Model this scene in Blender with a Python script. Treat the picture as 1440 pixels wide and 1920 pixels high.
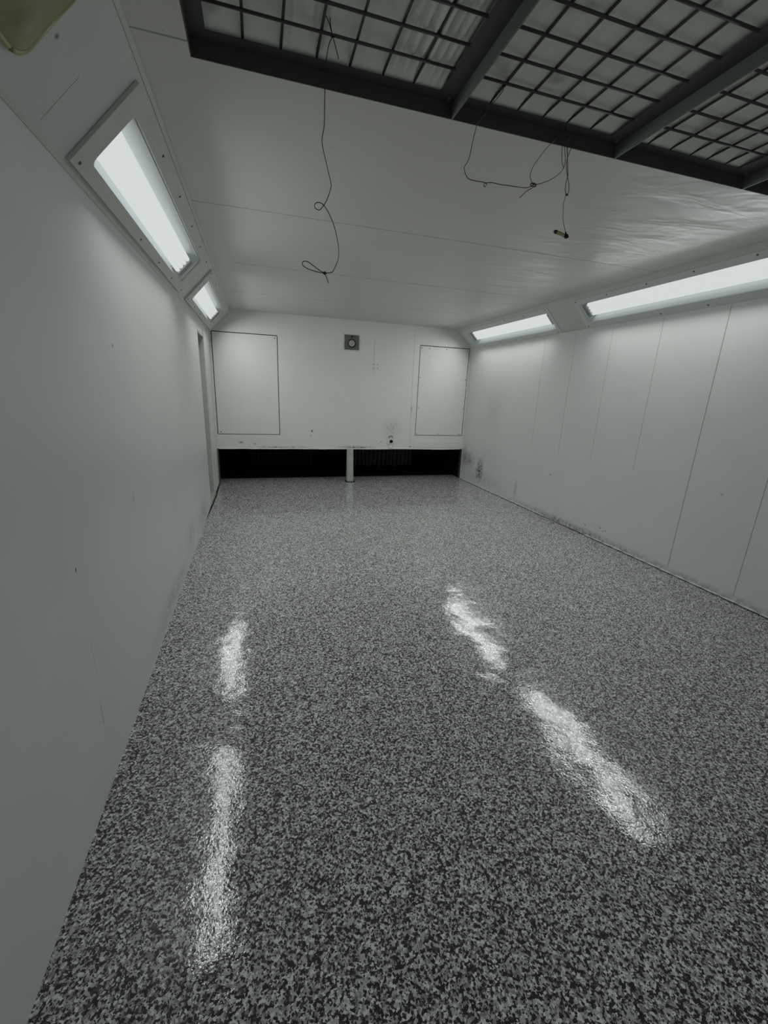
import bpy, bmesh, math, random
from mathutils import Vector, Matrix, noise
random.seed(7)
D = bpy.data
scene = bpy.context.scene
for o in list(D.objects):
    D.objects.remove(o)

# ------------------------------------------------------------------ camera, world, exposure
F_PX = 785.83
cam_d = D.cameras.new('camera')
cam = D.objects.new('camera', cam_d)
scene.collection.objects.link(cam)
cam_d.sensor_fit = 'HORIZONTAL'
cam_d.sensor_width = 36.0
cam_d.lens = F_PX / 1440.0 * 36.0
cam_d.clip_start = 0.05
cam_d.clip_end = 60
RIGHT = Vector((0.95976524, -0.27796472, 0.03982835))
DOWN = Vector((-0.04011160, -0.27609479, -0.96029304))
FWD = Vector((0.27792400, 0.92005830, -0.27613579))
m = Matrix.Identity(4)
for i in range(3):
    m[i][0] = RIGHT[i]; m[i][1] = -DOWN[i]; m[i][2] = -FWD[i]
m.translation = Vector((0.676, -7.3828, 1.586))
cam.matrix_world = m
scene.camera = cam

world = D.worlds.new('world')
world.use_nodes = True
world.node_tree.nodes['Background'].inputs[0].default_value = (0.5, 0.55, 0.55, 1)
world.node_tree.nodes['Background'].inputs[1].default_value = 0.02
scene.world = world

scene.view_settings.view_transform = 'Standard'
scene.view_settings.look = 'None'
scene.view_settings.gamma = 1.0
scene.view_settings.exposure = 0.0
scene.view_settings.use_curve_mapping = False

LAMP_W = 16.6            # watts of each rectangular lamp behind its pane
LAMP_SPREAD = 153        # degrees, the reflectors throw the light down and across
TUBE_L = 0.75
LIGHT_COL = (0.960, 1.0, 0.99)
FILL_W = 10.0             # watts of an unseen fill lamp added to brighten the near walls
FILL_COL = (0.93, 1.0, 1.0)
LAMP_TILT = 6           # degrees the lamps are turned from the pane towards the floor

# ------------------------------------------------------------------ room sizes (metres)
W = 4.43       # width; the left wall is x = 0, the back wall y = 0
H = 2.70
YF = -9.0      # wall behind the camera
CL, ZL = 0.3186, 2.3557     # left sloped strip: top edge x, bottom edge z
CR, ZR = 0.3177, 2.3925     # right sloped strip
ZO = 0.572     # head of the low opening in the back wall
YB = -5.375    # back edge of the filter opening in the ceiling

# ------------------------------------------------------------------ materials
def new_mat(name):
    mt = D.materials.new(name); mt.use_nodes = True
    nt = mt.node_tree
    b = nt.nodes['Principled BSDF']
    return mt, nt, b

def N(nt, typ, **kw):
    n = nt.nodes.new(typ)
    for k, v in kw.items():
        if k.startswith('i_'):
            n.inputs[k[2:].replace('_', ' ')].default_value = v
        else:
            setattr(n, k, v)
    return n

def simple(name, col, rough=0.5, metal=0.0, spec=0.5, bump=0.0, bscale=40, vary=0.0):
    mt, nt, b = new_mat(name)
    b.inputs['Base Color'].default_value = (*col, 1)
    b.inputs['Roughness'].default_value = rough
    b.inputs['Metallic'].default_value = metal
    b.inputs['Specular IOR Level'].default_value = spec
    co = N(nt, 'ShaderNodeTexCoord')
    if bump:
        nz = N(nt, 'ShaderNodeTexNoise', i_Scale=bscale, i_Detail=4.0)
        nt.links.new(co.outputs['Object'], nz.inputs['Vector'])
        bp = N(nt, 'ShaderNodeBump', i_Strength=bump, i_Distance=0.01)
        nt.links.new(nz.outputs['Fac'], bp.inputs['Height'])
        nt.links.new(bp.outputs['Normal'], b.inputs['Normal'])
    if vary:
        nz = N(nt, 'ShaderNodeTexNoise', i_Scale=9.0, i_Detail=5.0)
        nt.links.new(co.outputs['Object'], nz.inputs['Vector'])
        mx = N(nt, 'ShaderNodeMix', data_type='RGBA')
        nt.links.new(nz.outputs['Fac'], mx.inputs['Factor'])
        mx.inputs[6].default_value = (*[c * (1 - vary) for c in col], 1)
        mx.inputs[7].default_value = (*[min(1, c * (1 + vary)) for c in col], 1)
        nt.links.new(mx.outputs[2], b.inputs['Base Color'])
    return mt

def paint(name, col, rough=0.4, spots=(), bump=0.08, bscale=1.6, dirt=0.06, stretch=(1, 1, 1), wavy=False):
    """sprayed white panel paint: faint mottling, soft waviness, and marks
    (centre, radii, strength) that sit at their own place on the sheet"""
    mt, nt, b = new_mat(name)
    L = nt.links.new
    co = N(nt, 'ShaderNodeTexCoord')
    mp = N(nt, 'ShaderNodeMapping'); mp.inputs['Scale'].default_value = stretch
    L(co.outputs['Object'], mp.inputs['Vector'])
    nz = N(nt, 'ShaderNodeTexNoise', i_Scale=2.2, i_Detail=6.0, i_Roughness=0.6)
    L(co.outputs['Object'], nz.inputs['Vector'])
    mx = N(nt, 'ShaderNodeMix', data_type='RGBA')
    L(nz.outputs['Fac'], mx.inputs['Factor'])
    mx.inputs[6].default_value = (*[c * (1 - dirt) for c in col], 1)
    mx.inputs[7].default_value = (*[min(1, c * (1 + dirt)) for c in col], 1)
    last = mx.outputs[2]
    # fine specks of overspray
    sp = N(nt, 'ShaderNodeTexVoronoi', i_Scale=5.5)
    L(co.outputs['Object'], sp.inputs['Vector'])
    spr = N(nt, 'ShaderNodeMapRange', i_From_Min=0.012, i_From_Max=0.03, i_To_Min=0.35, i_To_Max=0.0)
    L(sp.outputs['Distance'], spr.inputs['Value'])
    m2 = N(nt, 'ShaderNodeMix', data_type='RGBA')
    L(spr.outputs[0], m2.inputs['Factor']); L(last, m2.inputs[6]); m2.inputs[7].default_value = (0.12, 0.12, 0.11, 1)
    last = m2.outputs[2]
    nf = N(nt, 'ShaderNodeTexNoise', i_Scale=26.0, i_Detail=4.0)
    L(co.outputs['Object'], nf.inputs['Vector'])
    for c, r, s in spots:
        v = N(nt, 'ShaderNodeVectorMath', operation='SUBTRACT'); L(co.outputs['Object'], v.inputs[0]); v.inputs[1].default_value = c
        d = N(nt, 'ShaderNodeVectorMath', operation='DIVIDE'); L(v.outputs[0], d.inputs[0]); d.inputs[1].default_value = r
        ln = N(nt, 'ShaderNodeVectorMath', operation='LENGTH'); L(d.outputs[0], ln.inputs[0])
        mr = N(nt, 'ShaderNodeMapRange', i_From_Min=0.2, i_From_Max=1.0, i_To_Min=s, i_To_Max=0.0)
        L(ln.outputs['Value'], mr.inputs['Value'])
        big = max(x for x in r if x < 5) > 0.05
        out = mr.outputs[0]
        if big:
            mu = N(nt, 'ShaderNodeMath', operation='MULTIPLY'); L(out, mu.inputs[0]); 
            mr2 = N(nt, 'ShaderNodeMapRange', i_From_Min=0.35, i_From_Max=0.65, i_To_Min=0.15, i_To_Max=1.3)
            L(nf.outputs['Fac'], mr2.inputs['Value']); L(mr2.outputs[0], mu.inputs[1]); out = mu.outputs[0]
        m3 = N(nt, 'ShaderNodeMix', data_type='RGBA')
        L(out, m3.inputs['Factor']); L(last, m3.inputs[6]); m3.inputs[7].default_value = (0.045, 0.045, 0.04, 1)
        last = m3.outputs[2]
    L(last, b.inputs['Base Color'])
    b.inputs['Roughness'].default_value = rough
    nb = N(nt, 'ShaderNodeTexNoise', i_Scale=bscale, i_Detail=2.0)
    L(mp.outputs[0], nb.inputs['Vector'])
    bp = N(nt, 'ShaderNodeBump', i_Strength=bump, i_Distance=0.1)
    L(nb.outputs['Fac'], bp.inputs['Height'])
    if wavy:
        # thin ceiling sheets buckled into shallow dents along their right-hand edge
        sx = N(nt, 'ShaderNodeSeparateXYZ'); L(co.outputs['Object'], sx.inputs[0])
        ms = N(nt, 'ShaderNodeMapRange', i_From_Min=2.3, i_From_Max=3.7, i_To_Min=0.0, i_To_Max=1.0); L(sx.outputs['X'], ms.inputs['Value'])
        m3 = N(nt, 'ShaderNodeMapping'); m3.inputs['Scale'].default_value = (1.3, 3.4, 1); m3.inputs['Rotation'].default_value = (0, 0, 0.25)
        L(co.outputs['Object'], m3.inputs['Vector'])
        wn = N(nt, 'ShaderNodeTexNoise', i_Scale=1.5, i_Detail=3.0, i_Distortion=0.6); L(m3.outputs[0], wn.inputs['Vector'])
        wm = N(nt, 'ShaderNodeMath', operation='MULTIPLY'); L(wn.outputs['Fac'], wm.inputs[0]); L(ms.outputs[0], wm.inputs[1])
        bw = N(nt, 'ShaderNodeBump', i_Strength=0.22, i_Distance=0.12)
        L(wm.outputs[0], bw.inputs['Height']); L(bp.outputs['Normal'], bw.inputs['Normal']); bp = bw
    n2 = N(nt, 'ShaderNodeTexNoise', i_Scale=220.0, i_Detail=2.0)
    L(co.outputs['Object'], n2.inputs['Vector'])
    bp2 = N(nt, 'ShaderNodeBump', i_Strength=0.05, i_Distance=0.002)
    L(n2.outputs['Fac'], bp2.inputs['Height']); L(bp.outputs['Normal'], bp2.inputs['Normal'])
    L(bp2.outputs['Normal'], b.inputs['Normal'])
    return mt

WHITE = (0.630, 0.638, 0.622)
WHITE_WARM = (0.638, 0.641, 0.605)
M_left = paint('left_wall_paint', WHITE, 0.42, [
    ((0, -4.922, 1.747), (9, 0.012, 0.014), 0.9), ((0, -5.755, 0.929), (9, 0.010, 0.016), 0.9),
    ((0, -4.946, 0.987), (9, 0.008, 0.03), 0.8), ((0, -5.77, 0.30), (9, 0.006, 0.10), 0.5),
    ((0, -5.75, 0.56), (9, 0.005, 0.12), 0.35), ((0, -5.207, 1.50), (9, 0.006, 0.08), 0.25),
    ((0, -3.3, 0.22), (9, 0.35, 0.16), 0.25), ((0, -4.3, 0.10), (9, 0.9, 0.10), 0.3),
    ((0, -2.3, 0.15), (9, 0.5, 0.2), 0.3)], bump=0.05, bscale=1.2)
M_right = paint('right_wall_paint', WHITE, 0.42, [
    ((W, -3.42, 0.128), (9, 0.014, 0.014), 1), ((W, -3.652, 0.163), (9, 0.014, 0.012), 1),
    ((W, -3.70, 0.14), (9, 0.009, 0.012), 1), ((W, -3.735, 0.155), (9, 0.009, 0.014), 1),
    ((W, -2.656, 0.596), (9, 0.02, 0.02), 0.8), ((W, -4.86, 0.86), (9, 0.02, 0.01), 0.5),
    ((W, -0.30, 0.42), (9, 0.30, 0.17), 0.55), ((W, -0.75, 0.30), (9, 0.16, 0.26), 0.85),
    ((W, -0.12, 0.45), (9, 0.12, 0.30), 0.5), ((W, -1.0, 1.35), (9, 0.4, 0.5), 0.14),
    ((W, -1.9, 0.22), (9, 0.05, 0.22), 0.4), ((W, -0.9, 0.15), (9, 0.9, 0.2), 0.22),
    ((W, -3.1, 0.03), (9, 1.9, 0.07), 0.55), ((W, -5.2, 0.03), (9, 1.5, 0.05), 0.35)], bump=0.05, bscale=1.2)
M_back = paint('back_wall_paint', WHITE_WARM, 0.45, [
    ((2.605, 0, 2.028), (0.016, 9, 0.014), 0.8), ((2.683, 0, 2.028), (0.016, 9, 0.014), 0.8),
    ((2.605, 0, 1.963), (0.014, 9, 0.014), 0.8), ((2.683, 0, 1.963), (0.014, 9, 0.014), 0.8),
    ((1.549, 0, 0.883), (0.022, 9, 0.03), 0.95), ((1.53, 0, 0.80), (0.02, 9, 0.03), 0.4),
    ((0.379, 0, 0.680), (0.05, 9, 0.025), 0.7), ((0.60, 0, 0.655), (0.03, 9, 0.018), 0.6),
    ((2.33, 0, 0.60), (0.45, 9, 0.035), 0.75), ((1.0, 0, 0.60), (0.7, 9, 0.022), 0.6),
    ((3.0, 0, 0.95), (0.22, 9, 0.22), 0.25), ((3.35, 0, 1.30), (0.018, 9, 0.09), 0.5),
    ((2.80, 0, 0.70), (0.016, 9, 0.016), 0.8), ((3.36, 0, 0.615), (0.03, 9, 0.02), 0.8)], bump=0.03, bscale=1.2)
M_ceil = paint('ceiling_paint', (0.608, 0.613, 0.575), 0.38, [], bump=0.05, bscale=1.6, wavy=True)
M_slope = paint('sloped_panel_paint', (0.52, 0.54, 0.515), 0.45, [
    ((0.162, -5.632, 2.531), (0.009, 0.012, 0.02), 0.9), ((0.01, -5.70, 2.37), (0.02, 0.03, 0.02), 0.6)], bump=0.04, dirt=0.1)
M_frame = simple('fixture_frame_paint', (0.49, 0.50, 0.47), 0.45, vary=0.12, bump=0.1)
M_frameB = simple('pale_frame_paint', (0.56, 0.59, 0.57), 0.45, vary=0.08, bump=0.1)
M_refl = simple('reflector_enamel', (0.90, 0.96, 0.97), 0.25)
M_dark = simple('dark_olive_steel', (0.045, 0.050, 0.042), 0.5, vary=0.2, bump=0.15)
M_blade = simple('grey_beam_steel', (0.13, 0.145, 0.13), 0.5, vary=0.15)
M_rod = simple('grid_rod_steel', (0.035, 0.038, 0.032), 0.6)
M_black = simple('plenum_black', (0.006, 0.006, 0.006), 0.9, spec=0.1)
M_pleat = simple('dark_pleat_fabric', (0.075, 0.078, 0.072), 0.9, spec=0.1, vary=0.4)  # dark grey pleats of the right filter
M_wire = simple('dark_steel_wire', (0.02, 0.021, 0.02), 0.45, metal=0.3)
M_screw = simple('screw_head_steel', (0.10, 0.10, 0.095), 0.4, metal=0.6)
M_gap = simple('dark_joint', (0.02, 0.022, 0.02), 0.9, spec=0.1)  # near-black for the open joints and the post's foot plate
M_seam = simple('panel_joint_filler', (0.36, 0.375, 0.355), 0.7, vary=0.3)
M_brass = simple('tarnished_brass', (0.40, 0.36, 0.20), 0.45, metal=0.2)
M_box = simple('grey_box_enamel', (0.10, 0.105, 0.09), 0.5, vary=0.2)
M_dial = simple('dull_round_cap', (0.33, 0.34, 0.30), 0.4)
M_post = simple('worn_galvanised_post', (0.36, 0.38, 0.35), 0.45, metal=0.2, vary=0.35)
M_jamb = simple('door_jamb_paint', (0.43, 0.445, 0.42), 0.5, vary=0.15)

def mat_filter():
    mt, nt, b = new_mat('filter_media')
    L = nt.links.new
    co = N(nt, 'ShaderNodeTexCoord')
    nz = N(nt, 'ShaderNodeTexNoise', i_Scale=3.0, i_Detail=5.0)
    L(co.outputs['Object'], nz.inputs['Vector'])
    mx = N(nt, 'ShaderNodeMix', data_type='RGBA'); L(nz.outputs['Fac'], mx.inputs['Factor'])
    mx.inputs[6].default_value = (0.62, 0.64, 0.59, 1); mx.inputs[7].default_value = (0.76, 0.78, 0.73, 1)
    # brown dust smudges
    n2 = N(nt, 'ShaderNodeTexNoise', i_Scale=7.0, i_Detail=3.0); L(co.outputs['Object'], n2.inputs['Vector'])
    mr = N(nt, 'ShaderNodeMapRange', i_From_Min=0.62, i_From_Max=0.75, i_To_Min=0, i_To_Max=0.5); L(n2.outputs['Fac'], mr.inputs['Value'])
    m2 = N(nt, 'ShaderNodeMix', data_type='RGBA'); L(mr.outputs[0], m2.inputs['Factor']); L(mx.outputs[2], m2.inputs[6]); m2.inputs[7].default_value = (0.2, 0.2, 0.16, 1)
    L(m2.outputs[2], b.inputs['Base Color'])
    b.inputs['Roughness'].default_value = 0.95
    b.inputs['Specular IOR Level'].default_value = 0.1
    fb = N(nt, 'ShaderNodeTexNoise', i_Scale=300.0); L(co.outputs['Object'], fb.inputs['Vector'])
    bp = N(nt, 'ShaderNodeBump', i_Strength=0.3, i_Distance=0.003); L(fb.outputs['Fac'], bp.inputs['Height']); L(bp.outputs['Normal'], b.inputs['Normal'])
    return mt
M_filter = mat_filter()

def mat_floor():
    """poured epoxy with broadcast vinyl flakes: black, greys and white chips under a gloss coat"""
    mt, nt, b = new_mat('flake_epoxy')
    L = nt.links.new
    co = N(nt, 'ShaderNodeTexCoord')
    wn = N(nt, 'ShaderNodeTexNoise', i_Scale=170.0, i_Detail=2.0); L(co.outputs['Object'], wn.inputs['Vector'])
    sc = N(nt, 'ShaderNodeVectorMath', operation='SCALE'); L(wn.outputs['Color'], sc.inputs[0]); sc.inputs['Scale'].default_value = 0.009
    ad = N(nt, 'ShaderNodeVectorMath', operation='ADD'); L(co.outputs['Object'], ad.inputs[0]); L(sc.outputs[0], ad.inputs[1])
    vo = N(nt, 'ShaderNodeTexVoronoi', i_Scale=FL_SCALE); L(ad.outputs[0], vo.inputs['Vector'])
    wh = N(nt, 'ShaderNodeSeparateColor'); L(vo.outputs['Color'], wh.inputs[0])
    cr = N(nt, 'ShaderNodeValToRGB'); L(wh.outputs[0], cr.inputs['Fac'])
    cr.color_ramp.interpolation = 'CONSTANT'
    els = cr.color_ramp.elements
    tones = FL_TONES
    els[0].position = 0; els[0].color = (*tones[0][1], 1)
    els[1].position = tones[1][0]; els[1].color = (*tones[1][1], 1)
    for p, c in tones[2:]:
        e = els.new(p); e.color = (*c, 1)
    # a second, finer layer of chips peppered between
    v2 = N(nt, 'ShaderNodeTexVoronoi', i_Scale=FL_SCALE * 1.7); L(ad.outputs[0], v2.inputs['Vector'])
    w2 = N(nt, 'ShaderNodeSeparateColor'); L(v2.outputs['Color'], w2.inputs[0])
    g2 = N(nt, 'ShaderNodeMath', operation='GREATER_THAN'); L(w2.outputs[1], g2.inputs[0]); g2.inputs[1].default_value = 0.84
    m2 = N(nt, 'ShaderNodeMix', data_type='RGBA'); L(g2.outputs[0], m2.inputs['Factor']); L(cr.outputs['Color'], m2.inputs[6]); m2.inputs[7].default_value = (0.02, 0.021, 0.021, 1)
    L(m2.outputs[2], b.inputs['Base Color'])
    b.inputs['Roughness'].default_value = 0.6
    b.inputs['Specular IOR Level'].default_value = 0.3
    b.inputs['Coat Weight'].default_value = 1.0
    b.inputs['Coat Roughness'].default_value = FL_ROUGH
    b.inputs['Coat IOR'].default_value = 1.37
    # the coat follows the chips a little and pools in slow waves
    cb = N(nt, 'ShaderNodeTexNoise', i_Scale=95.0, i_Detail=2.0); L(co.outputs['Object'], cb.inputs['Vector'])
    b1 = N(nt, 'ShaderNodeBump', i_Strength=FL_BUMP, i_Distance=0.002); L(cb.outputs['Fac'], b1.inputs['Height'])
    sw = N(nt, 'ShaderNodeTexNoise', i_Scale=2.6, i_Detail=3.0); L(co.outputs['Object'], sw.inputs['Vector'])
    b2 = N(nt, 'ShaderNodeBump', i_Strength=0.5, i_Distance=0.02); L(sw.outputs['Fac'], b2.inputs['Height']); L(b1.outputs['Normal'], b2.inputs['Normal'])
    L(b2.outputs['Normal'], b.inputs['Coat Normal'])
    L(b1.outputs['Normal'], b.inputs['Normal'])
    return mt
FL_SCALE = 142.0
FL_ROUGH = 0.08
FL_BUMP = 0.24
FL_TONES = [(0, (0.012, 0.013, 0.013)), (0.25, (0.06, 0.06, 0.059)), (0.34, (0.25, 0.25, 0.246)),
            (0.52, (0.44, 0.442, 0.433)), (0.82, (0.70, 0.70, 0.69))]
M_floor = mat_floor()

def mat_tube():
    mt, nt, b = new_mat('fluorescent_glow')
    nt.nodes.remove(b)
    e = N(nt, 'ShaderNodeEmission'); e.inputs[0].default_value = (*LIGHT_COL, 1); e.inputs[1].default_value = TUBE_L
    nt.links.new(e.outputs[0], nt.nodes['Material Output'].inputs[0])
    return mt
M_tube = mat_tube()

def mat_pane():
    """lightly frosted pane: mostly lets light through, a little milky, a little gloss"""
    mt, nt, b = new_mat('frosted_pane')
    nt.nodes.remove(b)
    L = nt.links.new
    tr = N(nt, 'ShaderNodeBsdfTransparent'); tr.inputs[0].default_value = (0.975, 0.985, 0.98, 1)
    gl = N(nt, 'ShaderNodeBsdfGlossy'); gl.inputs['Roughness'].default_value = 0.15
    mx = N(nt, 'ShaderNodeMixShader'); mx.inputs[0].default_value = 0.03
    L(tr.outputs[0], mx.inputs[1]); L(gl.outputs[0], mx.inputs[2])
    L(mx.outputs[0], nt.nodes['Material Output'].inputs[0])
    return mt
M_pane = mat_pane()
M_yellow = simple('yellowed_plastic', (0.20, 0.22, 0.085), 0.3, bump=0.25, bscale=12, vary=0.3)
M_yellow2 = simple('yellowed_plastic_rim', (0.30, 0.32, 0.16), 0.35, vary=0.2)

# ------------------------------------------------------------------ mesh helpers
def finish(name, bm, mt, parent=None, smooth=False, bevel=0.0):
    bmesh.ops.recalc_face_normals(bm, faces=bm.faces[:])
    me = D.meshes.new(name)
    bm.to_mesh(me); bm.free()
    me.materials.append(mt)
    if smooth:
        for p in me.polygons: p.use_smooth = True
    o = D.objects.new(name, me)
    scene.collection.objects.link(o)
    if bevel:
        md = o.modifiers.new('bevel', 'BEVEL'); md.width = bevel; md.segments = 2; md.limit_method = 'ANGLE'
    if parent: o.parent = parent
    return o

def hexa(bm, pts):
    """eight corners: 0-3 one face loop, 4-7 the opposite loop"""
    v = [bm.verts.new(p) for p in pts]
    for f in ((0, 1, 2, 3), (7, 6, 5, 4), (0, 4, 5, 1), (1, 5, 6, 2), (2, 6, 7, 3), (3, 7, 4, 0)):
        bm.faces.new([v[i] for i in f])

def box(bm, a, b):
    x0, y0, z0 = a; x1, y1, z1 = b
    hexa(bm, [(x0, y0, z0), (x1, y0, z0), (x1, y1, z0), (x0, y1, z0), (x0, y0, z1), (x1, y0, z1), (x1, y1, z1), (x0, y1, z1)])

def tube(bm, pts, r, seg=8, smooth_path=True, caps=True):
    P = [Vector(p) for p in pts]
    if smooth_path and len(P) > 3:
        Q = []
        for i in range(len(P) - 1):
            p0 = P[max(i - 1, 0)]; p1 = P[i]; p2 = P[i + 1]; p3 = P[min(i + 2, len(P) - 1)]
            for k in range(4):
                t = k / 4
                Q.append(0.5 * ((2 * p1) + (-p0 + p2) * t + (2 * p0 - 5 * p1 + 4 * p2 - p3) * t * t + (-p0 + 3 * p1 - 3 * p2 + p3) * t ** 3))
        Q.append(P[-1]); P = Q
    rings = []
    up = Vector((0, 1, 0.01)).normalized()
    for i, p in enumerate(P):
        d = (P[min(i + 1, len(P) - 1)] - P[max(i - 1, 0)])
        if d.length < 1e-9: d = Vector((0, 0, 1))
        d.normalize()
        a = up - d * up.dot(d)
        if a.length < 1e-3: a = Vector((1, 0, 0)) - d * d.x
        a.normalize(); c = d.cross(a)
        rings.append([bm.verts.new(p + (a * math.cos(2 * math.pi * k / seg) + c * math.sin(2 * math.pi * k / seg)) * r) for k in range(seg)])
    for i in range(len(rings) - 1):
        for k in range(seg):
            bm.faces.new([rings[i][k], rings[i][(k + 1) % seg], rings[i + 1][(k + 1) % seg], rings[i + 1][k]])
    if caps:
        bm.faces.new(rings[0][::-1]); bm.faces.new(rings[-1])

def cyl(bm, c, axis, r0, r1, h, seg=24):
    """tapered disc from c along axis"""
    c = Vector(c); d = Vector(axis).normalized()
    a = d.orthogonal().normalized(); b = d.cross(a)
    R0 = [bm.verts.new(c + (a * math.cos(2 * math.pi * k / seg) + b * math.sin(2 * math.pi * k / seg)) * r0) for k in range(seg)]
    R1 = [bm.verts.new(c + d * h + (a * math.cos(2 * math.pi * k / seg) + b * math.sin(2 * math.pi * k / seg)) * r1) for k in range(seg)]
    for k in range(seg):
        bm.faces.new([R0[k], R0[(k + 1) % seg], R1[(k + 1) % seg], R1[k]])
    bm.faces.new(R0[::-1]); bm.faces.new(R1)

def thing(name, loc, label, cat, group=None):
    o = D.objects.new(name, None); scene.collection.objects.link(o)
    o.location = loc; o.empty_display_size = 0.1
    o['label'] = label; o['category'] = cat
    if group: o['group'] = group
    return o

def adopt(parent, *objs):
    """parent the parts without moving them (parts are modelled in room coordinates)"""
    for o in objs:
        o.parent = parent
        o.location = -parent.location if parent.type == 'EMPTY' else (0, 0, 0)

def tag(o, label, cat, group=None):
    o['label'] = label; o['category'] = cat
    if group: o['group'] = group
    return o

def struct(name, bm, mt, **kw):
    o = finish(name, bm, mt, **kw); o['kind'] = 'structure'; return o

# ------------------------------------------------------------------ the shell
bm = bmesh.new(); box(bm, (-0.30, YF - 0.1, -0.12), (W + 0.15, 1.7, 0.0))
struct('floor', bm, M_floor)

def xl(y, z):            # the left sheet leans out a few centimetres at its foot towards the front
    return max(0.0, min(0.066, 0.0453 * (-y - 0.3) / 6.0)) * (1 - z / ZL)
DY0, DY1, DZ, DD = -1.45, -0.92, 2.22, 0.17     # door recess in the left wall
def left_piece(bm, y0, y1, z0, z1):
    hexa(bm, [(xl(y0, z0), y0, z0), (xl(y1, z0), y1, z0), (xl(y1, z1), y1, z1), (xl(y0, z1), y0, z1),
              (-DD, y0, z0), (-DD, y1, z0), (-DD, y1, z1), (-DD, y0, z1)])
bm = bmesh.new()
for i in range(6):
    a = YF + (DY0 - YF) * i / 6; b = YF + (DY0 - YF) * (i + 1) / 6
    left_piece(bm, a, b, 0.0, ZL)
left_piece(bm, DY0, DY1, DZ, ZL)
left_piece(bm, DY1, 0.0, 0.0, ZL)
bmesh.ops.remove_doubles(bm, verts=bm.verts[:], dist=1e-5)
struct('wall_left', bm, M_left)
bm = bmesh.new(); box(bm, (-DD - 0.05, DY0 - 0.1, 0.0), (-DD - 0.001, 0.0, ZL))
struct('door_1', bm, M_jamb)
# far jamb lining, head lining, the raised trim on the corner strip and the dented foot piece
bm = bmesh.new()
box(bm, (-DD + 0.002, DY1 - 0.012, 0.0), (0.006, DY1 + 0.001, DZ))
box(bm, (-DD + 0.002, DY0 + 0.002, DZ - 0.03), (0.006, DY1 - 0.012, DZ + 0.001))
struct('trim_1', bm, M_jamb)
bm = bmesh.new()
box(bm, (-0.002, DY1, 0.03), (0.014, DY1 + 0.10, DZ + 0.05))
box(bm, (-0.002, -0.40, 0.03), (0.010, -0.33, ZL))
struct('trim_2', bm, M_frameB, bevel=0.003)
bm = bmesh.new()
hexa(bm, [(-0.12, DY0, 0.0), (0.016, DY0, 0.0), (0.020, DY1 + 0.12, 0.0), (-0.12, DY1, 0.0),
          (-0.12, DY0, 0.045), (0.010, DY0, 0.03), (0.014, DY1 + 0.12, 0.075), (-0.12, DY1, 0.06)])
struct('trim_3', bm, M_post, bevel=0.006)
# dark gap along the foot of the left wall near the door
bm = bmesh.new()
pts = [(-2.1, 0.000), (-1.45, 0.022), (-0.9, 0.030), (-0.3, 0.020), (0.0, 0.012)]
for (ya, wa), (yb, wb) in zip(pts[:-1], pts[1:]):
    hexa(bm, [(xl(ya, 0) - 0.002, ya, 0.0005), (xl(ya, 0) + 0.002 + wa, ya, 0.0005), (xl(yb, 0) + 0.002 + wb, yb, 0.0005), (xl(yb, 0) - 0.002, yb, 0.0005),
              (xl(ya, 0) - 0.002, ya, 0.004), (xl(ya, 0) + 0.001 + wa, ya, 0.003), (xl(yb, 0) + 0.001 + wb, yb, 0.003), (xl(yb, 0) - 0.002, yb, 0.004)])
struct('trim_4', bm, M_gap)

# right wall
bm = bmesh.new(); box(bm, (W, YF, 0.0), (W + 0.10, 0.0, ZR))
struct('wall_right', bm, M_right)
# wall joints on the right wall: hairline filler in the folds of the sheets
k = 5
for y, w in ((-4.55, 0.0032), (-3.935, 0.0012), (-3.32, 0.0010), (-2.74, 0.0010), (-2.15, 0.0010), (-5.16, 0.0026), (-5.77, 0.0030)):
    bm = bmesh.new(); box(bm, (W - 0.0012, y - w, 0.06 if w > 0.002 else 0.9), (W + 0.001, y + w, ZR - 0.02))
    struct('trim_%d' % k, bm, M_seam); k += 1
# open joint at the foot of the right wall, its caulk uneven
bm = bmesh.new()
y = -6.6
while y < -0.05:
    n = noise.noise(Vector((y * 1.7, 3.1, 0)))
    w0 = 0.005 + 0.006 * max(0, n)
    box(bm, (W - w0, y, 0.0003), (W + 0.001, y + 0.12, 0.003 + 0.008 * max(0, n)))
    y += 0.12
struct('trim_%d' % k, bm, M_gap); k += 1
# pale caulk bead over it
bm = bmesh.new()
y = -6.6
prev = None
while y < -0.2:
    n = noise.noise(Vector((y * 1.1, 8.1, 0)))
    if n > -0.15:
        tube(bm, [(W - 0.003, y, 0.010), (W - 0.006, y + 0.07, 0.012 + 0.004 * n), (W - 0.003, y + 0.15, 0.010)], 0.007, 6, False)
    y += 0.15
struct('trim_%d' % k, bm, M_frameB); k += 1

# back wall above the low opening (with its corner cuts following the sloped strips)
bm = bmesh.new()
def prism(bm, outline, y0, y1):
    a = [bm.verts.new((x, y0, z)) for x, z in outline]; b = [bm.verts.new((x, y1, z)) for x, z in outline]
    bm.faces.new(a); bm.faces.new(b[::-1])
    n = len(a)
    for i in range(n): bm.faces.new([a[i], b[i], b[(i + 1) % n], a[(i + 1) % n]])
prism(bm, [(-0.15, ZO + 0.004), (W + 0.1, ZO + 0.004), (W + 0.1, H + 0.1), (-0.15, H + 0.1)], 0.0, 0.06)
struct('wall_back', bm, M_back)
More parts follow.
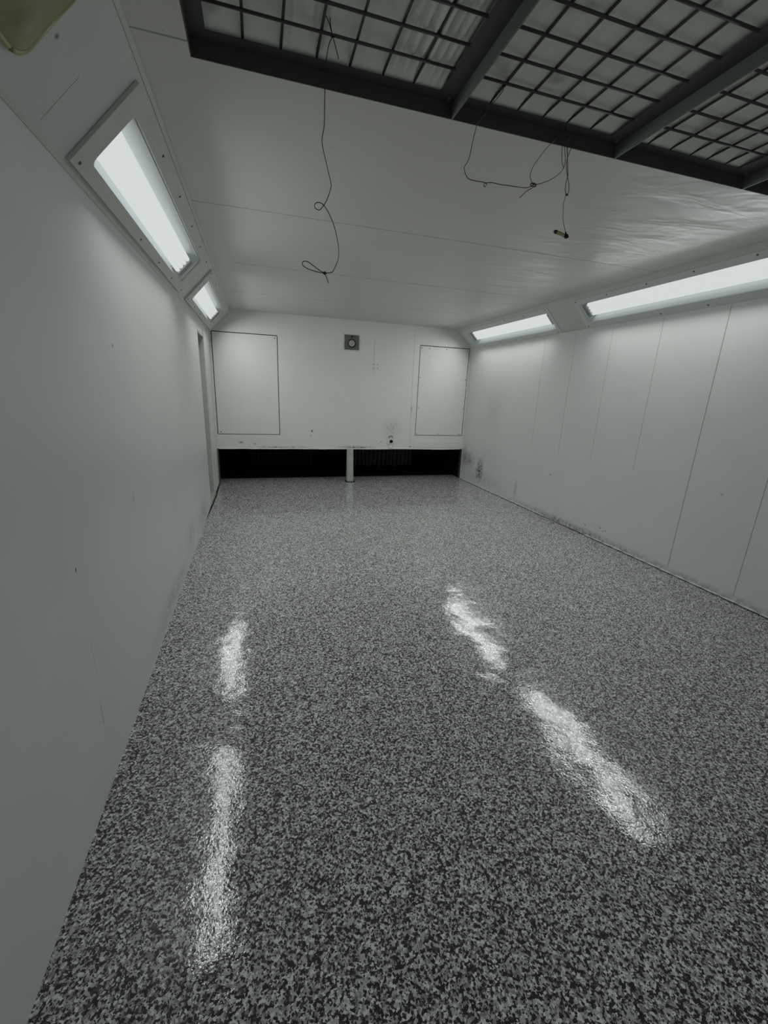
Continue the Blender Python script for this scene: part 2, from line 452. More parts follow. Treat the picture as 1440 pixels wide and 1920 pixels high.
# folded lip along the head of the opening
bm = bmesh.new()
n = 40
for i in range(n):
    xa = 0.03 + (W - 0.05 - 0.03) * i / n; xb = 0.03 + (W - 0.05 - 0.03) * (i + 1) / n
    f = lambda x: 0.006 * noise.noise(Vector((x * 1.4, 0, 5))) + 0.003 * noise.noise(Vector((x * 6, 2, 5)))
    hexa(bm, [(xa, -0.016 + f(xa), ZO + f(xa)), (xb, -0.016 + f(xb), ZO + f(xb)), (xb, 0.03, ZO + f(xb)), (xa, 0.03, ZO + f(xa)),
              (xa, -0.010 + f(xa), ZO + 0.016 + f(xa)), (xb, -0.010 + f(xb), ZO + 0.016 + f(xb)), (xb, 0.03, ZO + 0.016), (xa, 0.03, ZO + 0.016)])
bmesh.ops.remove_doubles(bm, verts=bm.verts[:], dist=1e-5)
struct('trim_%d' % k, bm, M_frameB); k += 1
# the cover strip over that lip, and joints of the back wall sheets
bm = bmesh.new()
box(bm, (3.42, -0.006, 0.60), (W - 0.02, 0.001, 0.722))
struct('trim_%d' % k, bm, M_back, bevel=0.002); k += 1
for x, z0, z1, w in ((3.344, 0.62, 2.69, 0.007), (2.62, 1.9, 2.45, 0.0015)):
    bm = bmesh.new(); box(bm, (x - w, -0.003, z0), (x + w, 0.001, z1)); struct('trim_%d' % k, bm, M_back); k += 1
# jambs of the low opening
bm = bmesh.new(); box(bm, (-0.15, 0.0, 0.0), (0.02, 0.06, ZO + 0.004)); box(bm, (W - 0.012, 0.0, 0.0), (W + 0.1, 0.06, ZO + 0.004))
struct('trim_%d' % k, bm, M_dark); k += 1

# the dark plenum behind the opening
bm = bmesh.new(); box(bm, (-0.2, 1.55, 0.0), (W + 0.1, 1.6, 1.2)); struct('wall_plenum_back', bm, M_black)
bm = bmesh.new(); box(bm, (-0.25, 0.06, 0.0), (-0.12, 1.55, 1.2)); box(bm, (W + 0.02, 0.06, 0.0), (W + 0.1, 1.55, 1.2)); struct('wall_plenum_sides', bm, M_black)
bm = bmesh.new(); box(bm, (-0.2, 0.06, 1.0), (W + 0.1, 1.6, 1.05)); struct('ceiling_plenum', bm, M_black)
bm = bmesh.new(); box(bm, (-0.12, 0.35, 0.0), (W + 0.02, 1.55, 0.004)); struct('floor_plenum_shade', bm, M_black)  # black sheet on the floor; its fade into the dark is put into colour

# front wall behind the camera
bm = bmesh.new(); box(bm, (-0.15, YF - 0.1, 0.0), (W + 0.1, YF, H + 0.1)); struct('wall_front', bm, M_back)

ld = D.lights.new('near_fill', 'AREA'); ld.shape = 'RECTANGLE'; ld.size = 2.6; ld.size_y = 2.1  # added fill lamp in front of the closed wall, lifts the near walls
ld.energy = FILL_W; ld.color = FILL_COL
lo = D.objects.new('near_fill', ld); scene.collection.objects.link(lo)
lo.location = (W / 2, YF + 0.02, 1.15); lo.rotation_euler = (math.radians(90), 0, 0)

# ceiling: solid part, the two borders of the filter opening and the strip behind the camera
BX = [0.495, 1.508, 2.359, 3.203, 4.05]
YE = -8.75
bm = bmesh.new()
box(bm, (CL, YB, H), (W - CR, 0.0, H + 0.06))
box(bm, (CL, YF, H), (BX[0], YB, H + 0.06))
box(bm, (BX[-1], YF, H), (W - CR, YB, H + 0.06))
box(bm, (BX[0], YF, H), (BX[-1], YE, H + 0.06))
box(bm, (BX[0] - .05, YE - 0.2, H + 0.25), (BX[-1] + .05, YB + 0.2, H + 0.30))
struct('ceiling', bm, M_ceil)
# joints in the ceiling sheets
for y, x0, x1, w in ((-4.06, CL, W - CR, 0.0022), (-2.69, CL + .2, W - CR, 0.0018), (-5.45, CL, BX[0], 0.003), (-1.35, CL, W - CR, 0.0012)):
    bm = bmesh.new(); box(bm, (x0, y - w, H - 0.0010), (x1, y + w, H + 0.001)); struct('trim_%d' % k, bm, M_seam); k += 1

# ------------------------------------------------------------------ sloped strips with the lights
aL, bL = Vector((0, 0, ZL)), Vector((CL, 0, H))
aR, bR = Vector((W, 0, ZR)), Vector((W - CR, 0, H))
def basis(side):
    a, b = (aL, bL) if side < 0 else (aR, bR)
    t = b - a
    n = Vector((t.z, 0, -t.x)) if side < 0 else Vector((-t.z, 0, t.x))
    n.normalize()            # points into the room
    return a, t, n
def P3(side, y, s, off=0.0):
    a, t, n = basis(side)
    p = a + t * s + n * off
    return (p.x, y, p.z)
def slab(bm, side, y0, y1, s0, s1, o0, o1):
    hexa(bm, [P3(side, y0, s0, o0), P3(side, y1, s0, o0), P3(side, y1, s1, o0), P3(side, y0, s1, o0),
              P3(side, y0, s0, o1), P3(side, y1, s0, o1), P3(side, y1, s1, o1), P3(side, y0, s1, o1)])

LIGHTS = {-1: [(-2.50, -0.05, 0.07, 0.90, -2.33, -0.27, 0.195, 0.757), (-5.245, -2.80, 0.07, 0.90, -5.13, -2.99, 0.20, 0.757), (-8.15, -5.70, 0.07, 0.90, -8.0, -5.74, 0.20, 0.757)],
          1: [(-2.48, -0.06, 0.01, 0.876, -2.43, -0.27, 0.13, 0.715), (-5.37, -2.92, 0.005, 0.86, -5.22, -2.99, 0.155, 0.72), (-8.3, -5.85, 0.005, 0.86, -8.15, -5.95, 0.155, 0.72)]}
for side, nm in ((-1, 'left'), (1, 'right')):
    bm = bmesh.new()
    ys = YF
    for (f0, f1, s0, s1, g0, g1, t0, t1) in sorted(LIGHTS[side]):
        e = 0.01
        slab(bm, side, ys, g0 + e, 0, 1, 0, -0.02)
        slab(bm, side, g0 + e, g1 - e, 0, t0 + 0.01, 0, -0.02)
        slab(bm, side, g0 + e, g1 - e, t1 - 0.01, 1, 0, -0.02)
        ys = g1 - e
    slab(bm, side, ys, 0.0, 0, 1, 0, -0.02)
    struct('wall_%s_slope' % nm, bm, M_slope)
    # fold line strips at the top and bottom of the slope
    bm = bmesh.new()
    slab(bm, side, YF, 0.0, 0.0, 0.035, 0.003, -0.002)
    struct('trim_%d' % k, bm, M_frame, bevel=0.001); k += 1
    bm = bmesh.new()
    slab(bm, side, YF, 0.0, 0.955, 1.0, 0.003, -0.002)
    struct('trim_%d' % k, bm, M_frame, bevel=0.001); k += 1
# joints across the left slope towards the camera
bm = bmesh.new(); slab(bm, -1, -5.464, -5.462, 0.10, 0.5, 0.0006, -0.001); struct('trim_%d' % k, bm, M_seam); k += 1
# outer shell above everything so that no world light leaks in
bm = bmesh.new()
box(bm, (-0.45, YF - 0.1, ZL), (-0.4, 0.1, H + 0.5)); box(bm, (W + 0.4, YF - 0.1, ZR), (W + 0.45, 0.1, H + 0.5))
box(bm, (-0.45, YF - 0.1, H + 0.5), (W + 0.45, 0.1, H + 0.55))
box(bm, (-0.4, YF - 0.1, ZL - 0.03), (-0.16, 0.06, ZL)); box(bm, (W + 0.05, YF - 0.1, ZR - 0.03), (W + 0.4, 0.06, ZR))
struct('ceiling_casing', bm, M_black)

def rounded_rect(y0, y1, s0, s1, ry, rs, seg=5):
    pts = []
    for cy, cs, a0 in ((y1 - ry, s1 - rs, 0), (y0 + ry, s1 - rs, 90), (y0 + ry, s0 + rs, 180), (y1 - ry, s0 + rs, 270)):
        for i in range(seg + 1):
            a = math.radians(a0 + 90 * i / seg)
            pts.append((cy + ry * math.cos(a), cs + rs * math.sin(a)))
    return pts
def frame_mesh(side, f0, f1, s0, s1, g0, g1, t0, t1, th):
    """flat plate with a round-cornered window, th thick"""
    bm = bmesh.new()
    inner = rounded_rect(g0, g1, t0, t1, 0.035, 0.075)
    n = len(inner)
    # outer points, one for each inner one, pushed out to the plate's rectangle
    outer = []
    q = n // 4
    corners = [(f1, s1), (f0, s1), (f0, s0), (f1, s0)]
    for i, (y, s) in enumerate(inner):
        outer.append(corners[i // q])
    V = {}
    def v(y, s, o):
        key = (round(y, 5), round(s, 5), round(o, 5))
        if key not in V: V[key] = bm.verts.new(P3(side, y, s, o))
        return V[key]
    def face(l):
        u = []
        for x in l:
            if x not in u: u.append(x)
        if len(u) > 2:
            try: bm.faces.new(u)
            except ValueError: pass
    for i in range(n):
        j = (i + 1) % n
        for o in (th, 0.0005):
            face([v(*inner[i], o), v(*inner[j], o), v(*outer[j], o), v(*outer[i], o)])
        face([v(*inner[i], th), v(*inner[j], th), v(*inner[j], 0.0005), v(*inner[i], 0.0005)])
        if outer[i] != outer[j]:
            face([v(*outer[i], th), v(*outer[j], th), v(*outer[j], 0.0005), v(*outer[i], 0.0005)])
    return bm

def fixture(side, dims, lit, label, th, mt):
    f0, f1, s0, s1, g0, g1, t0, t1 = dims
    c = P3(side, (f0 + f1) / 2, 0.45, 0)
    root = thing('light_fixture', c, label, 'light', 'fluorescent fixtures in the sloped strips')
    fr = finish('frame', frame_mesh(side, *dims, th), mt, bevel=0.0015); adopt(root, fr)
    # enamelled tray behind the window
    bm = bmesh.new()
    dep = -0.11
    u0, u1, w0, w1 = g0 - 0.02, g1 + 0.02, t0 - 0.03, t1 + 0.03
    q = [(u0, w0), (u1, w0), (u1, w1), (u0, w1)]
    b_ = [(u0 + 0.05, w0 + 0.14), (u1 - 0.05, w0 + 0.14), (u1 - 0.05, w1 - 0.14), (u0 + 0.05, w1 - 0.14)]
    T = [bm.verts.new(P3(side, y, s, -0.021)) for y, s in q]
    B = [bm.verts.new(P3(side, y, s, dep)) for y, s in b_]
    T2 = [bm.verts.new(P3(side, y, s, -0.0215)) for y, s in [(u0 - .01, w0 - .02), (u1 + .01, w0 - .02), (u1 + .01, w1 + .02), (u0 - .01, w1 + .02)]]
    B2 = [bm.verts.new(P3(side, y, s, dep - 0.003)) for y, s in b_]
    for i in range(4):
        j = (i + 1) % 4
        bm.faces.new([T[i], T[j], B[j], B[i]]); bm.faces.new([T2[i], B2[i], B2[j], T2[j]]); bm.faces.new([T[i], T2[i], T2[j], T[j]])
    bm.faces.new(B); bm.faces.new(B2[::-1])
    hs = finish('reflector', bm, M_refl); adopt(root, hs)
    if lit:
        a, t, n = basis(side)
        for s in TUBE_S[side]:
            bm = bmesh.new()
            tube(bm, [P3(side, g0 + 0.10, s, -0.062), P3(side, g1 - 0.05, s, -0.062)], 0.019, 14, False)
            tb = finish('fluorescent_tube', bm, M_tube, smooth=True); adopt(root, tb)
        for yy in (g0 + 0.055, g1 - 0.045):
            bm = bmesh.new(); slab(bm, side, yy, yy + 0.04, TUBE_S[side][0] - 0.04, TUBE_S[side][-1] + 0.04, -0.035, -0.105)
            adopt(root, finish('lamp_holder', bm, M_frame))
    bm = bmesh.new(); slab(bm, side, g0 - 0.005, g1 + 0.005, t0 - 0.008, t1 + 0.008, -0.003, -0.006)
    adopt(root, finish('glass_pane', bm, M_pane))
    # screws round the plate
    for i in range(6):
        y = f0 + 0.05 + (f1 - f0 - 0.10) * i / 5 + random.uniform(-.02, .02)
        for s in (s0 + 0.055, s1 - 0.05):
            if random.random() < 0.8:
                bm = bmesh.new(); a, t, n = basis(side)
                cyl(bm, P3(side, y, s, th), n, 0.0075, 0.005, 0.004, 10)
                adopt(fr, finish('screw', bm, M_screw))
    if lit:
        a, t, n = basis(side)
        ld = D.lights.new('lamp', 'AREA'); ld.shape = 'RECTANGLE'
        ld.size = g1 - g0 - 0.2; ld.size_y = (t1 - t0) * t.length * 0.34
        ld.energy = LAMP_W; ld.color = LIGHT_COL; ld.spread = math.radians(LAMP_SPREAD)
        lo = D.objects.new('lamp', ld); scene.collection.objects.link(lo)
        ang = math.atan2(-n.z, abs(n.x)) + math.radians(LAMP_TILT)
        nn = Vector((math.copysign(math.cos(ang), n.x), 0, -math.sin(ang)))
        xa = Vector((0, 1, 0)); za = -nn; ya = za.cross(xa)
        mm = Matrix.Identity(4)
        for i in range(3): mm[i][0] = xa[i]; mm[i][1] = ya[i]; mm[i][2] = za[i]
        mm.translation = Vector(P3(side, (g0 + g1) / 2, (t0 + t1) / 2, 0.001)) - Vector(c)
        lo.parent = root
        lo.matrix_local = mm
    return root
TUBE_S = {-1: (0.34, 0.425, 0.51, 0.595), 1: (0.31, 0.40, 0.49, 0.58)}
L2 = fixture(-1, LIGHTS[-1][0], True, 'lit light in the left sloped strip, the farther one, touching the back corner', 0.018, M_frame)
L1 = fixture(-1, LIGHTS[-1][1], True, 'long lit light with raised grey frame in the left sloped strip, above the left wall', 0.016, M_frame)
R1 = fixture(1, LIGHTS[1][0], True, 'smaller lit light in the right sloped strip, touching the back wall corner', 0.006, M_frameB)
R2 = fixture(1, LIGHTS[1][1], True, 'long lit light in the right sloped strip cut by the right edge of the photo', 0.005, M_frameB)

# yellowed unlit cover near the camera
dims = LIGHTS[-1][2]
root = thing('light_fixture', P3(-1, -6.9, 0.48, 0), 'yellow-green plastic covered light, unlit, at the top left corner', 'light')
bm = bmesh.new()
rings = []
for off, sh in ((0.001, 0.0), (0.016, 0.0), (0.022, 0.02), (0.020, 0.05), (0.028, 0.09), (0.040, 0.16)):
    pts = rounded_rect(-8.0 + sh, -5.70 - sh * 0.6, 0.225 + sh, 0.80 - sh, 0.05, 0.09, 6)
    rings.append([bm.verts.new(P3(-1, y, s, off)) for y, s in pts])
for a, b in zip(rings[:-1], rings[1:]):
    n = len(a)
    for i in range(n): bm.faces.new([a[i], a[(i + 1) % n], b[(i + 1) % n], b[i]])
bm.faces.new(rings[0][::-1]); bm.faces.new(rings[-1])
adopt(root, finish('lens', bm, M_yellow, smooth=True))
bm = bmesh.new()
pts = rounded_rect(-8.0, -5.70, 0.225, 0.80, 0.05, 0.09, 6)
tube(bm, [P3(-1, y, s, 0.012) for y, s in pts + pts[:1]], 0.009, 8, False)
adopt(root, finish('rim', bm, M_yellow2, smooth=True))

# ------------------------------------------------------------------ ceiling filters, bay by bay
def bay(i, label):
    x0, x1 = BX[i], BX[i + 1]
    root = thing('ceiling_filter', ((x0 + x1) / 2, (YB + YE) / 2, H), label, 'ceiling filter', 'intake filters in the ceiling')
    bl = 0.003
    bm = bmesh.new()                       # upright legs of the angle frame
    box(bm, (x0 - (0 if i == 0 else bl), YB - 0.004, H + 0.0), (x1 + bl, YB, H + 0.055))
    adopt(root, finish('back_rail', bm, M_dark))
    bm = bmesh.new()
    zb = H - 0.002
    box(bm, (x1 - bl, YE, zb), (x1 + bl, YB - 0.004, H + 0.055))
    adopt(root, finish('beam', bm, M_blade))
    if i == 0:
        bm = bmesh.new(); box(bm, (x0, YE, H + 0.001), (x0 + 0.004, YB - 0.004, H + 0.055)); adopt(root, finish('side_rail', bm, M_dark))
    bm = bmesh.new()                       # flat legs carrying the grid
    fl = 0.058 if i == 0 else 0.03
    fr = {0: 1.433, 1: 2.279, 2: 3.082, 3: 3.97}[i]
    box(bm, (x0 + bl, YB - 0.056, H + 0.052), (x1 - bl, YB - 0.004, H + 0.056))
    box(bm, (x0 + bl, YE, H + 0.052), (x0 + bl + fl - 0.003, YB - 0.056, H + 0.056))
    box(bm, (fr, YE, H + 0.052), (x1 - bl, YB - 0.056, H + 0.056))
    box(bm, (x0 + bl, YE, H + 0.052), (x1 - bl, YE + 0.06, H + 0.056))
    adopt(root, finish('flange', bm, M_dark))
    # bolt in the corner
    bm = bmesh.new(); cyl(bm, (x1 - 0.03, YB - 0.03, H + 0.052), (0, 0, -1), 0.012, 0.009, 0.008, 6)
    adopt(root, finish('bolt', bm, M_dark))
    # welded rod grid
    bm = bmesh.new()
    xs = {0: [0.675, 0.806, 0.935, 1.060, 1.190, 1.317], 1: [1.535, 1.657, 1.788, 1.916, 2.038, 2.165],
          2: [2.495, 2.632, 2.760, 2.870, 2.995], 3: [3.33, 3.455, 3.58, 3.71, 3.835]}[i]
    r = 0.0050
    for x in xs:
        tube(bm, [(x, YB - 0.04, H + 0.064), (x + random.uniform(-.003, .003), -7.0, H + 0.064), (x, YE + 0.03, H + 0.064)], r, 8, False)
    y = -5.552
    while y > YE + 0.1:
        tube(bm, [(x0 + 0.008, y, H + 0.058), (fr + 0.006, y + random.uniform(-.003, .003), H + 0.056)], r, 8, False)
        y -= 0.1225
    adopt(root, finish('wire_grid', bm, M_rod, smooth=True))
    # blanket lying on the grid, in soft folds along the bay
    bm = bmesh.new()
    nx, ny = int((x1 - x0) / 0.008), 90
    amp = {0: 0.024, 1: 0.0035, 2: 0.008, 3: 0.008}[i]
    def hz(x, y):
        f = 19 if i == 0 else 30
        gate = 1.0
        if i == 0: gate = min(1, max(0.12, (x - 0.74) * 6))
        if i in (0, 2):      # hanging pleat-like folds, sharper where the cloth is gathered
            w = math.sin(2 * math.pi * x / 0.071 + 3.0 * noise.noise(Vector((x * 4, y * 0.8, 3.7 * i))))
            v = -abs(w) ** 0.6 * (0.75 + 0.9 * noise.noise(Vector((x * 5, y * 1.2, 4))))
        else: v = noise.noise(Vector((x * f, y * 0.7, 3.7 * i))) * 1.4
        v += 0.4 * noise.noise(Vector((x * f * 2.1, y * 2.0, 9 + i)))
        e = min(1, max(0, (YB - 0.052 - y) / 0.05))
        return H + 0.060 + e * (0.010 + 0.9 * amp + gate * amp * v + 0.002 * noise.noise(Vector((x * 9, y * 9, 1))))
    G = []
    for a in range(nx + 1):
        x = x0 + 0.006 + (x1 - x0 - 0.012) * a / nx
        G.append([bm.verts.new((x, YB - 0.006 + (YE - YB + 0.012) * b / ny, hz(x, YB + (YE - YB) * b / ny))) for b in range(ny + 1)])
    for a in range(nx):
        for b in range(ny): bm.faces.new([G[a][b], G[a + 1][b], G[a + 1][b + 1], G[a][b + 1]])
    o = finish('filter_blanket', bm, M_filter, smooth=True)
    md = o.modifiers.new('thick', 'SOLIDIFY'); md.thickness = 0.03; md.offset = 1.0
    adopt(root, o)
for i, s in enumerate(('ceiling filter panel with rippled blanket, leftmost bay, behind wire grid',
                       'smooth ceiling filter panel behind wire grid, second bay from the left',
                       'ceiling filter panel behind wire grid, third bay, cut by the right edge',
                       'ceiling filter panel mostly outside the upper right corner, dark sliver showing')):
    bay(i, s)

# ------------------------------------------------------------------ back wall fittings
def panel(x0, x1, z0, z1, label, skew, screws):
    root = thing('access_panel', ((x0 + x1) / 2, -0.001, z0), label, 'access panel', 'flush access panels in the back wall')
    bm = bmesh.new(); g = 0.0075
    hexa(bm, [(x0 + g, -0.004, z0 + g), (x1 - g, -0.004, z0 + g), (x1 - g, -0.0005, z0 + g), (x0 + g, -0.0005, z0 + g),
              (x0 + g, -0.004, z1 - g), (x1 - g, -0.004, z1 - g), (x1 - g, -0.0005, z1 - g), (x0 + g, -0.0005, z1 - g)])
    adopt(root, finish('cover_sheet', bm, M_back))
    bm = bmesh.new()                        # the dark open joint round it
    for (a, b, w) in (((x0, z0), (x1, z0), 0.0025), ((x1, z0), (x1, z1), 0.004), ((x0, z1), (x1, z1), 0.0055), ((x0, z0), (x0, z1), 0.005 if skew else 0.0022)):
        if a[1] == b[1]: box(bm, (a[0], -0.0022, a[1] - w), (b[0], -0.0003, a[1] + w))
        else: box(bm, (a[0] - w, -0.0022, a[1]), (a[0] + w, -0.0003, b[1]))
    adopt(root, finish('edge_gap', bm, M_gap))
    for x, z in screws:
        bm = bmesh.new(); cyl(bm, (x, -0.004, z), (0, -1, 0), 0.009, 0.006, 0.003, 10)
        adopt(root, finish('screw', bm, M_screw))
panel(0.03, 1.008, 0.815, 2.370, 'flush access panel on the back wall at left, below the left lights', 1,
      [(0.97, 2.33), (0.08, 0.85)])
panel(3.445, 4.398, 0.831, 2.387, 'flush screwed access panel on the back wall at right corner', 0,
      [(3.475, 2.35), (3.62, 2.345), (3.95, 2.35), (4.35, 2.35), (3.475, 1.85), (4.37, 1.85), (3.475, 1.33), (4.37, 1.33), (3.475, 0.86), (3.90, 0.86), (4.33, 0.86)])

root = thing('gauge_plate', (2.221, 0, 2.235), 'small square dark plate with a round cap, high on the back wall', 'wall plate')
bm = bmesh.new(); box(bm, (2.098, -0.012, 2.236), (2.343, -0.0005, 2.468)); adopt(root, finish('plate', bm, M_box, bevel=0.002))
bm = bmesh.new(); box(bm, (2.075, -0.004, 2.216), (2.366, -0.0003, 2.484)); adopt(root, finish('surround', bm, M_frameB, bevel=0.001))
bm = bmesh.new(); cyl(bm, (2.222, -0.012, 2.336), (0, -1, 0), 0.066, 0.064, 0.008, 32); adopt(root, finish('ring', bm, M_black))
bm = bmesh.new(); cyl(bm, (2.218, -0.020, 2.336), (0, -1, 0), 0.054, 0.046, 0.012, 32); adopt(root, finish('cap', bm, M_dial, bevel=0.002))
bm = bmesh.new(); cyl(bm, (2.224, -0.012, 2.438), (0, -1, 0), 0.012, 0.010, 0.008, 16); adopt(root, finish('knob', bm, M_black))
bm = bmesh.new(); box(bm, (2.196, -0.016, 2.444), (2.250, -0.012, 2.462)); adopt(root, finish('tab', bm, M_screw))

root = thing('latch', (2.98, 0, 0.70), 'small latch with dark knob on the back wall above the right opening', 'latch')
bm = bmesh.new(); box(bm, (2.91, -0.006, 0.655), (3.045, -0.0005, 0.79)); adopt(root, finish('plate', bm, M_back, bevel=0.002))
bm = bmesh.new(); cyl(bm, (2.985, -0.006, 0.715), (0, -1, 0), 0.030, 0.026, 0.022, 20); adopt(root, finish('knob', bm, M_black, bevel=0.003))
bm = bmesh.new(); tube(bm, [(2.945, -0.008, 0.77), (2.945, -0.012, 0.805), (3.0, -0.014, 0.81), (3.01, -0.012, 0.78)], 0.005, 8)
adopt(root, finish('wire_bail', bm, M_screw, smooth=True))
bm = bmesh.new(); hexa(bm, [(2.94, -0.02, ZO + 0.02), (3.01, -0.02, ZO + 0.02), (3.0, -0.006, ZO + 0.02), (2.95, -0.006, ZO + 0.02),
                            (2.945, -0.012, ZO + 0.07), (3.0, -0.012, ZO + 0.07), (3.0, -0.004, ZO + 0.07), (2.95, -0.004, ZO + 0.07)])
adopt(root, finish('keeper', bm, M_frameB))

# centre post: folded channel from floor to the lip
root = thing('support_post', (2.215, -0.10, 0), 'worn pale steel post standing between the two dark low openings', 'post')
bm = bmesh.new()
o_ = [(2.153, -0.145), (2.263, -0.145), (2.263, -0.02), (2.258, -0.02), (2.258, -0.135), (2.158, -0.135), (2.158, -0.02), (2.153, -0.02)]
a = [bm.verts.new((x, y, 0.012)) for x, y in o_]; b = [bm.verts.new((x + 0.004, y + 0.075 if y < -0.1 else y, ZO + 0.012)) for x, y in o_]
bm.faces.new(a); bm.faces.new(b[::-1])
for i in range(8): bm.faces.new([a[i], b[i], b[(i + 1) % 8], a[(i + 1) % 8]])
adopt(root, finish('channel', bm, M_post, bevel=0.006))
bm = bmesh.new(); box(bm, (2.13, -0.165, 0.0), (2.29, -0.01, 0.012)); adopt(root, finish('foot_plate', bm, M_gap, bevel=0.003))

# pleated exhaust filters hanging in the plenum
def pleats(x0, x1, y, z0, z1, n, label, mt, dx):
    bm = bmesh.new()
    seg = 10
    cols = []
    tot = n * seg
    for i in range(tot + 1):
        x = x0 + (x1 - x0) * i / tot
        ph = i / seg * 2 * math.pi
        col = []
        for j in range(5):
            z = z0 + 0.03 * noise.noise(Vector((i / seg * 1.3, 2, 0))) + (z1 - z0) * j / 4
            am = 0.05 * (1 + 0.3 * noise.noise(Vector((i * 0.3, j * 0.8, dx))))
            col.append(bm.verts.new((x + 0.012 * math.sin(j * 1.3 + i // seg), y + am * math.cos(ph), z)))
        cols.append(col)
    for i in range(tot):
        for j in range(4): bm.faces.new([cols[i][j], cols[i + 1][j], cols[i + 1][j + 1], cols[i][j + 1]])
    o = finish('pleated_filter', bm, mt, smooth=True)
    md = o.modifiers.new('thick', 'SOLIDIFY'); md.thickness = 0.006
    tag(o, label, 'filter')
pleats(2.45, 3.70, 0.8, 0.13, 0.99, 15, 'dark pleated grey filter hanging inside the right dark opening', M_pleat, 1)
M_pleat2 = simple('darker_pleat_fabric', (0.03, 0.031, 0.029), 0.9, spec=0.1, vary=0.6)  # darker fabric colour for the left filter
pleats(0.45, 1.72, 1.1, 0.12, 0.99, 11, 'faint dark pleated filter inside the left dark opening', M_pleat2, 5)

# ------------------------------------------------------------------ hanging wires
WR = 0.0015
# wire runs in room coordinates, metres
W1 = [(0.973,-5.556,2.752),(0.962,-5.556,2.732),(0.955,-5.556,2.705),(0.949,-5.556,2.671),(0.946,-5.556,2.6),(0.944,-5.556,2.498),(0.936,-5.556,2.444),(0.952,-5.556,2.38),(0.969,-5.556,2.321),(0.968,-5.556,2.305),(0.958,-5.556,2.276),(0.946,-5.556,2.253),(0.93,-5.556,2.233),(0.922,-5.556,2.23),(0.91,-5.556,2.234),(0.908,-5.556,2.244),(0.915,-5.556,2.252),(0.928,-5.556,2.254),(0.942,-5.556,2.248),(0.958,-5.556,2.229),(0.975,-5.556,2.2),(0.987,-5.556,2.169),(0.998,-5.556,2.124),(1.0,-5.556,2.097),(0.998,-5.556,2.073),(0.99,-5.556,2.053),(0.978,-5.556,2.03),(0.97,-5.556,2.025),(0.946,-5.556,2.021),(0.93,-5.556,2.026),(0.904,-5.556,2.04),(0.885,-5.556,2.051),(0.868,-5.556,2.053),(0.86,-5.556,2.046),(0.866,-5.556,2.035),(0.89,-5.556,2.026),(0.928,-5.556,2.021),(0.944,-5.556,2.019),(0.95,-5.556,2.012),(0.961,-5.556,1.987)]
W1u = [(0.951,-5.6,2.798),(0.958,-5.589,2.785),(0.961,-5.578,2.773),(0.966,-5.567,2.762),(0.973,-5.556,2.752)]
W1v = [(0.943,-5.6,2.772),(0.956,-5.585,2.767),(0.962,-5.571,2.764),(0.973,-5.556,2.752)]
W1t = [(0.973,-5.556,2.752),(0.981,-5.556,2.731),(0.994,-5.556,2.694)]
W2 = [(1.645,-5.551,2.75),(1.649,-5.536,2.74),(1.623,-5.521,2.707),(1.612,-5.506,2.704),(1.604,-5.49,2.68),(1.583,-5.475,2.657),(1.584,-5.46,2.643),(1.581,-5.445,2.602),(1.579,-5.43,2.554),(1.562,-5.43,2.522),(1.56,-5.43,2.51),(1.571,-5.43,2.489),(1.592,-5.43,2.477),(1.649,-5.43,2.477),(1.67,-5.43,2.475),(1.668,-5.43,2.465),(1.661,-5.43,2.462),(1.658,-5.43,2.469),(1.667,-5.43,2.476),(1.699,-5.43,2.482),(1.735,-5.43,2.481),(1.798,-5.43,2.484),(1.861,-5.43,2.487),(1.887,-5.43,2.495),(1.903,-5.43,2.506)]
W2t = [(1.903,-5.43,2.506),(1.9,-5.43,2.493),(1.874,-5.43,2.477),(1.84,-5.43,2.446)]
W3 = [(2.003,-5.43,2.748),(1.998,-5.43,2.715),(1.988,-5.43,2.69),(1.947,-5.43,2.649),(1.903,-5.43,2.591),(1.887,-5.43,2.562),(1.881,-5.43,2.537),(1.888,-5.43,2.522),(1.903,-5.43,2.506),(1.943,-5.43,2.517),(1.984,-5.43,2.535),(2.023,-5.43,2.561),(2.047,-5.43,2.589),(2.052,-5.43,2.619),(2.041,-5.43,2.665),(2.037,-5.43,2.702),(2.03,-5.43,2.752)]
W3b = [(2.0,-5.43,2.748),(2.012,-5.43,2.729),(2.022,-5.43,2.699),(2.028,-5.43,2.651),(2.037,-5.43,2.609),(2.045,-5.43,2.599),(2.049,-5.43,2.59)]
W4 = [(2.037,-5.42,2.757),(2.049,-5.42,2.716),(2.058,-5.42,2.678),(2.07,-5.42,2.63),(2.078,-5.42,2.596),(2.083,-5.42,2.572),(2.079,-5.42,2.548),(2.08,-5.42,2.515),(2.091,-5.42,2.498),(2.1,-5.42,2.51),(2.095,-5.42,2.539),(2.08,-5.42,2.572),(2.067,-5.42,2.618),(2.073,-5.42,2.654),(2.087,-5.42,2.69),(2.09,-5.42,2.706),(2.077,-5.42,2.715),(2.06,-5.42,2.704),(2.057,-5.42,2.691),(2.066,-5.42,2.649)]
W4b = [(2.089,-5.42,2.498),(2.081,-5.42,2.466),(2.084,-5.42,2.433),(2.092,-5.42,2.392),(2.107,-5.42,2.36),(2.112,-5.42,2.347)]
CLP = [(2.053,-5.42,2.344),(2.105,-5.42,2.335),(2.121,-5.42,2.332),(2.112,-5.42,2.347)]
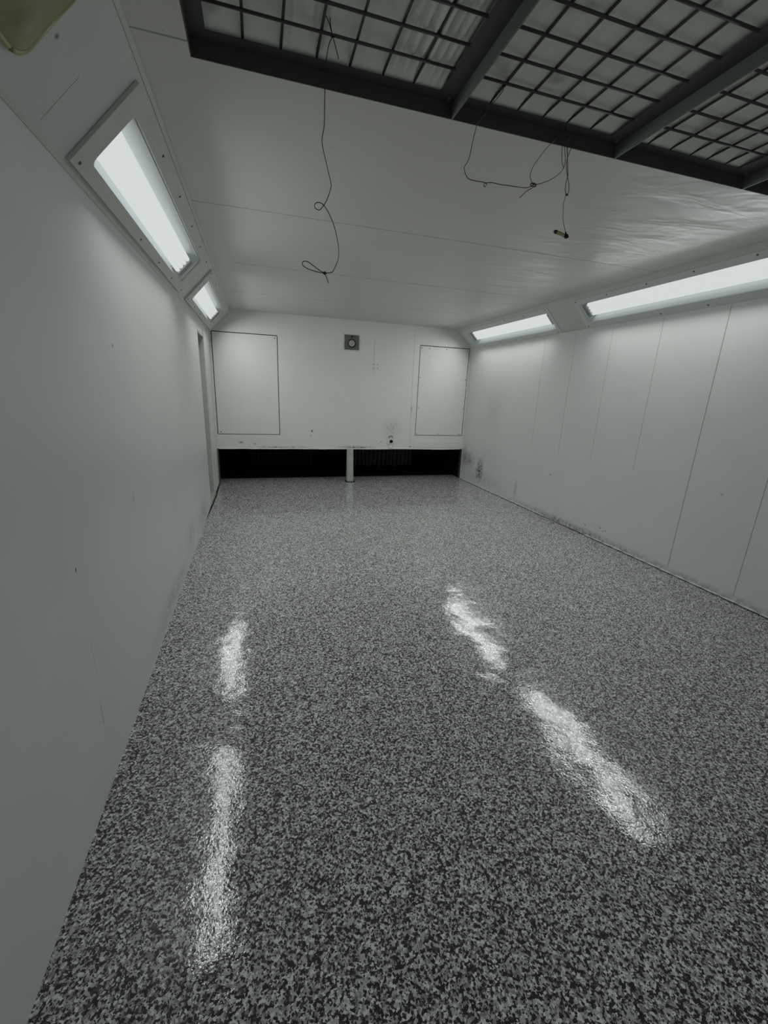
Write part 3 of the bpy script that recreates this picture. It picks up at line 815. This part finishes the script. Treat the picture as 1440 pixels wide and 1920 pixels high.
def wire(name, label, runs, loc, group='wires hanging from the ceiling grid', knots=()):
    root = thing(name, loc, label, 'wire', group)
    for r_, rad in runs:
        bm = bmesh.new(); tube(bm, r_, rad, 7); adopt(root, finish('strand', bm, M_wire, smooth=True))
    for c, rad in knots:
        bm = bmesh.new()
        pts = []
        for i in range(13):
            a = i * 1.05
            pts.append((c[0] + rad * math.cos(a), c[1] + rad * 0.6 * math.sin(a * 0.9), c[2] + rad * math.sin(a) * 0.8 + rad * 0.03 * (i - 11)))
        tube(bm, pts, WR, 6); adopt(root, finish('knot', bm, M_wire, smooth=True))
    return root
wire('hanging_wire', 'long black wire hanging alone at left, ending in a small teardrop loop',
     [(W1, WR), (W1u, WR), (W1v, WR), (W1t, WR)], W1[0], knots=[(W1[0], 0.005), (W1[28], 0.006)])
wire('hanging_wire', 'black wire drooping sideways from the grid to a knot, with short loose tail',
     [(W2, WR), (W2t, WR)], W2[0], knots=[(W2[0], 0.006), (W2[-1], 0.012)])
wire('hanging_wire', 'wide looped wire hanging from the filter edge through the same knot',
     [(W3, WR * 0.9), (W3b, WR * 0.9)], W3[0])
wire('hanging_wire', 'twisted wire with narrow loops holding the small brass clip',
     [(W4, WR), (W4b, WR * 0.8)], W4[0], knots=[(W4[8], 0.005)])
root = thing('clip', CLP[0], 'tiny brass and black clip dangling at the end of the twisted wire', 'clip')
c0, c1, c2 = Vector(CLP[0]), Vector(CLP[1]), Vector(CLP[2])
d = (c1 - c0).normalized()
bm = bmesh.new(); cyl(bm, c0 + d * 0.008, d, 0.0085, 0.0075, 0.046, 12); adopt(root, finish('barrel', bm, M_brass, bevel=0.001))
bm = bmesh.new(); cyl(bm, c0 - d * 0.003, d, 0.006, 0.0095, 0.012, 12); adopt(root, finish('tip', bm, M_wire, bevel=0.001))
bm = bmesh.new(); cyl(bm, c1 - d * 0.002, d, 0.007, 0.007, 0.010, 12); cyl(bm, c2 - d * 0.006, d, 0.010, 0.010, 0.010, 12); cyl(bm, c2 + d * 0.004, d, 0.006, 0.004, 0.008, 12)
cyl(bm, c2 + Vector((-0.006, 0, 0.004)), (0, 0, 1), 0.005, 0.003, 0.014, 10)
adopt(root, finish('collar', bm, M_wire, bevel=0.001))
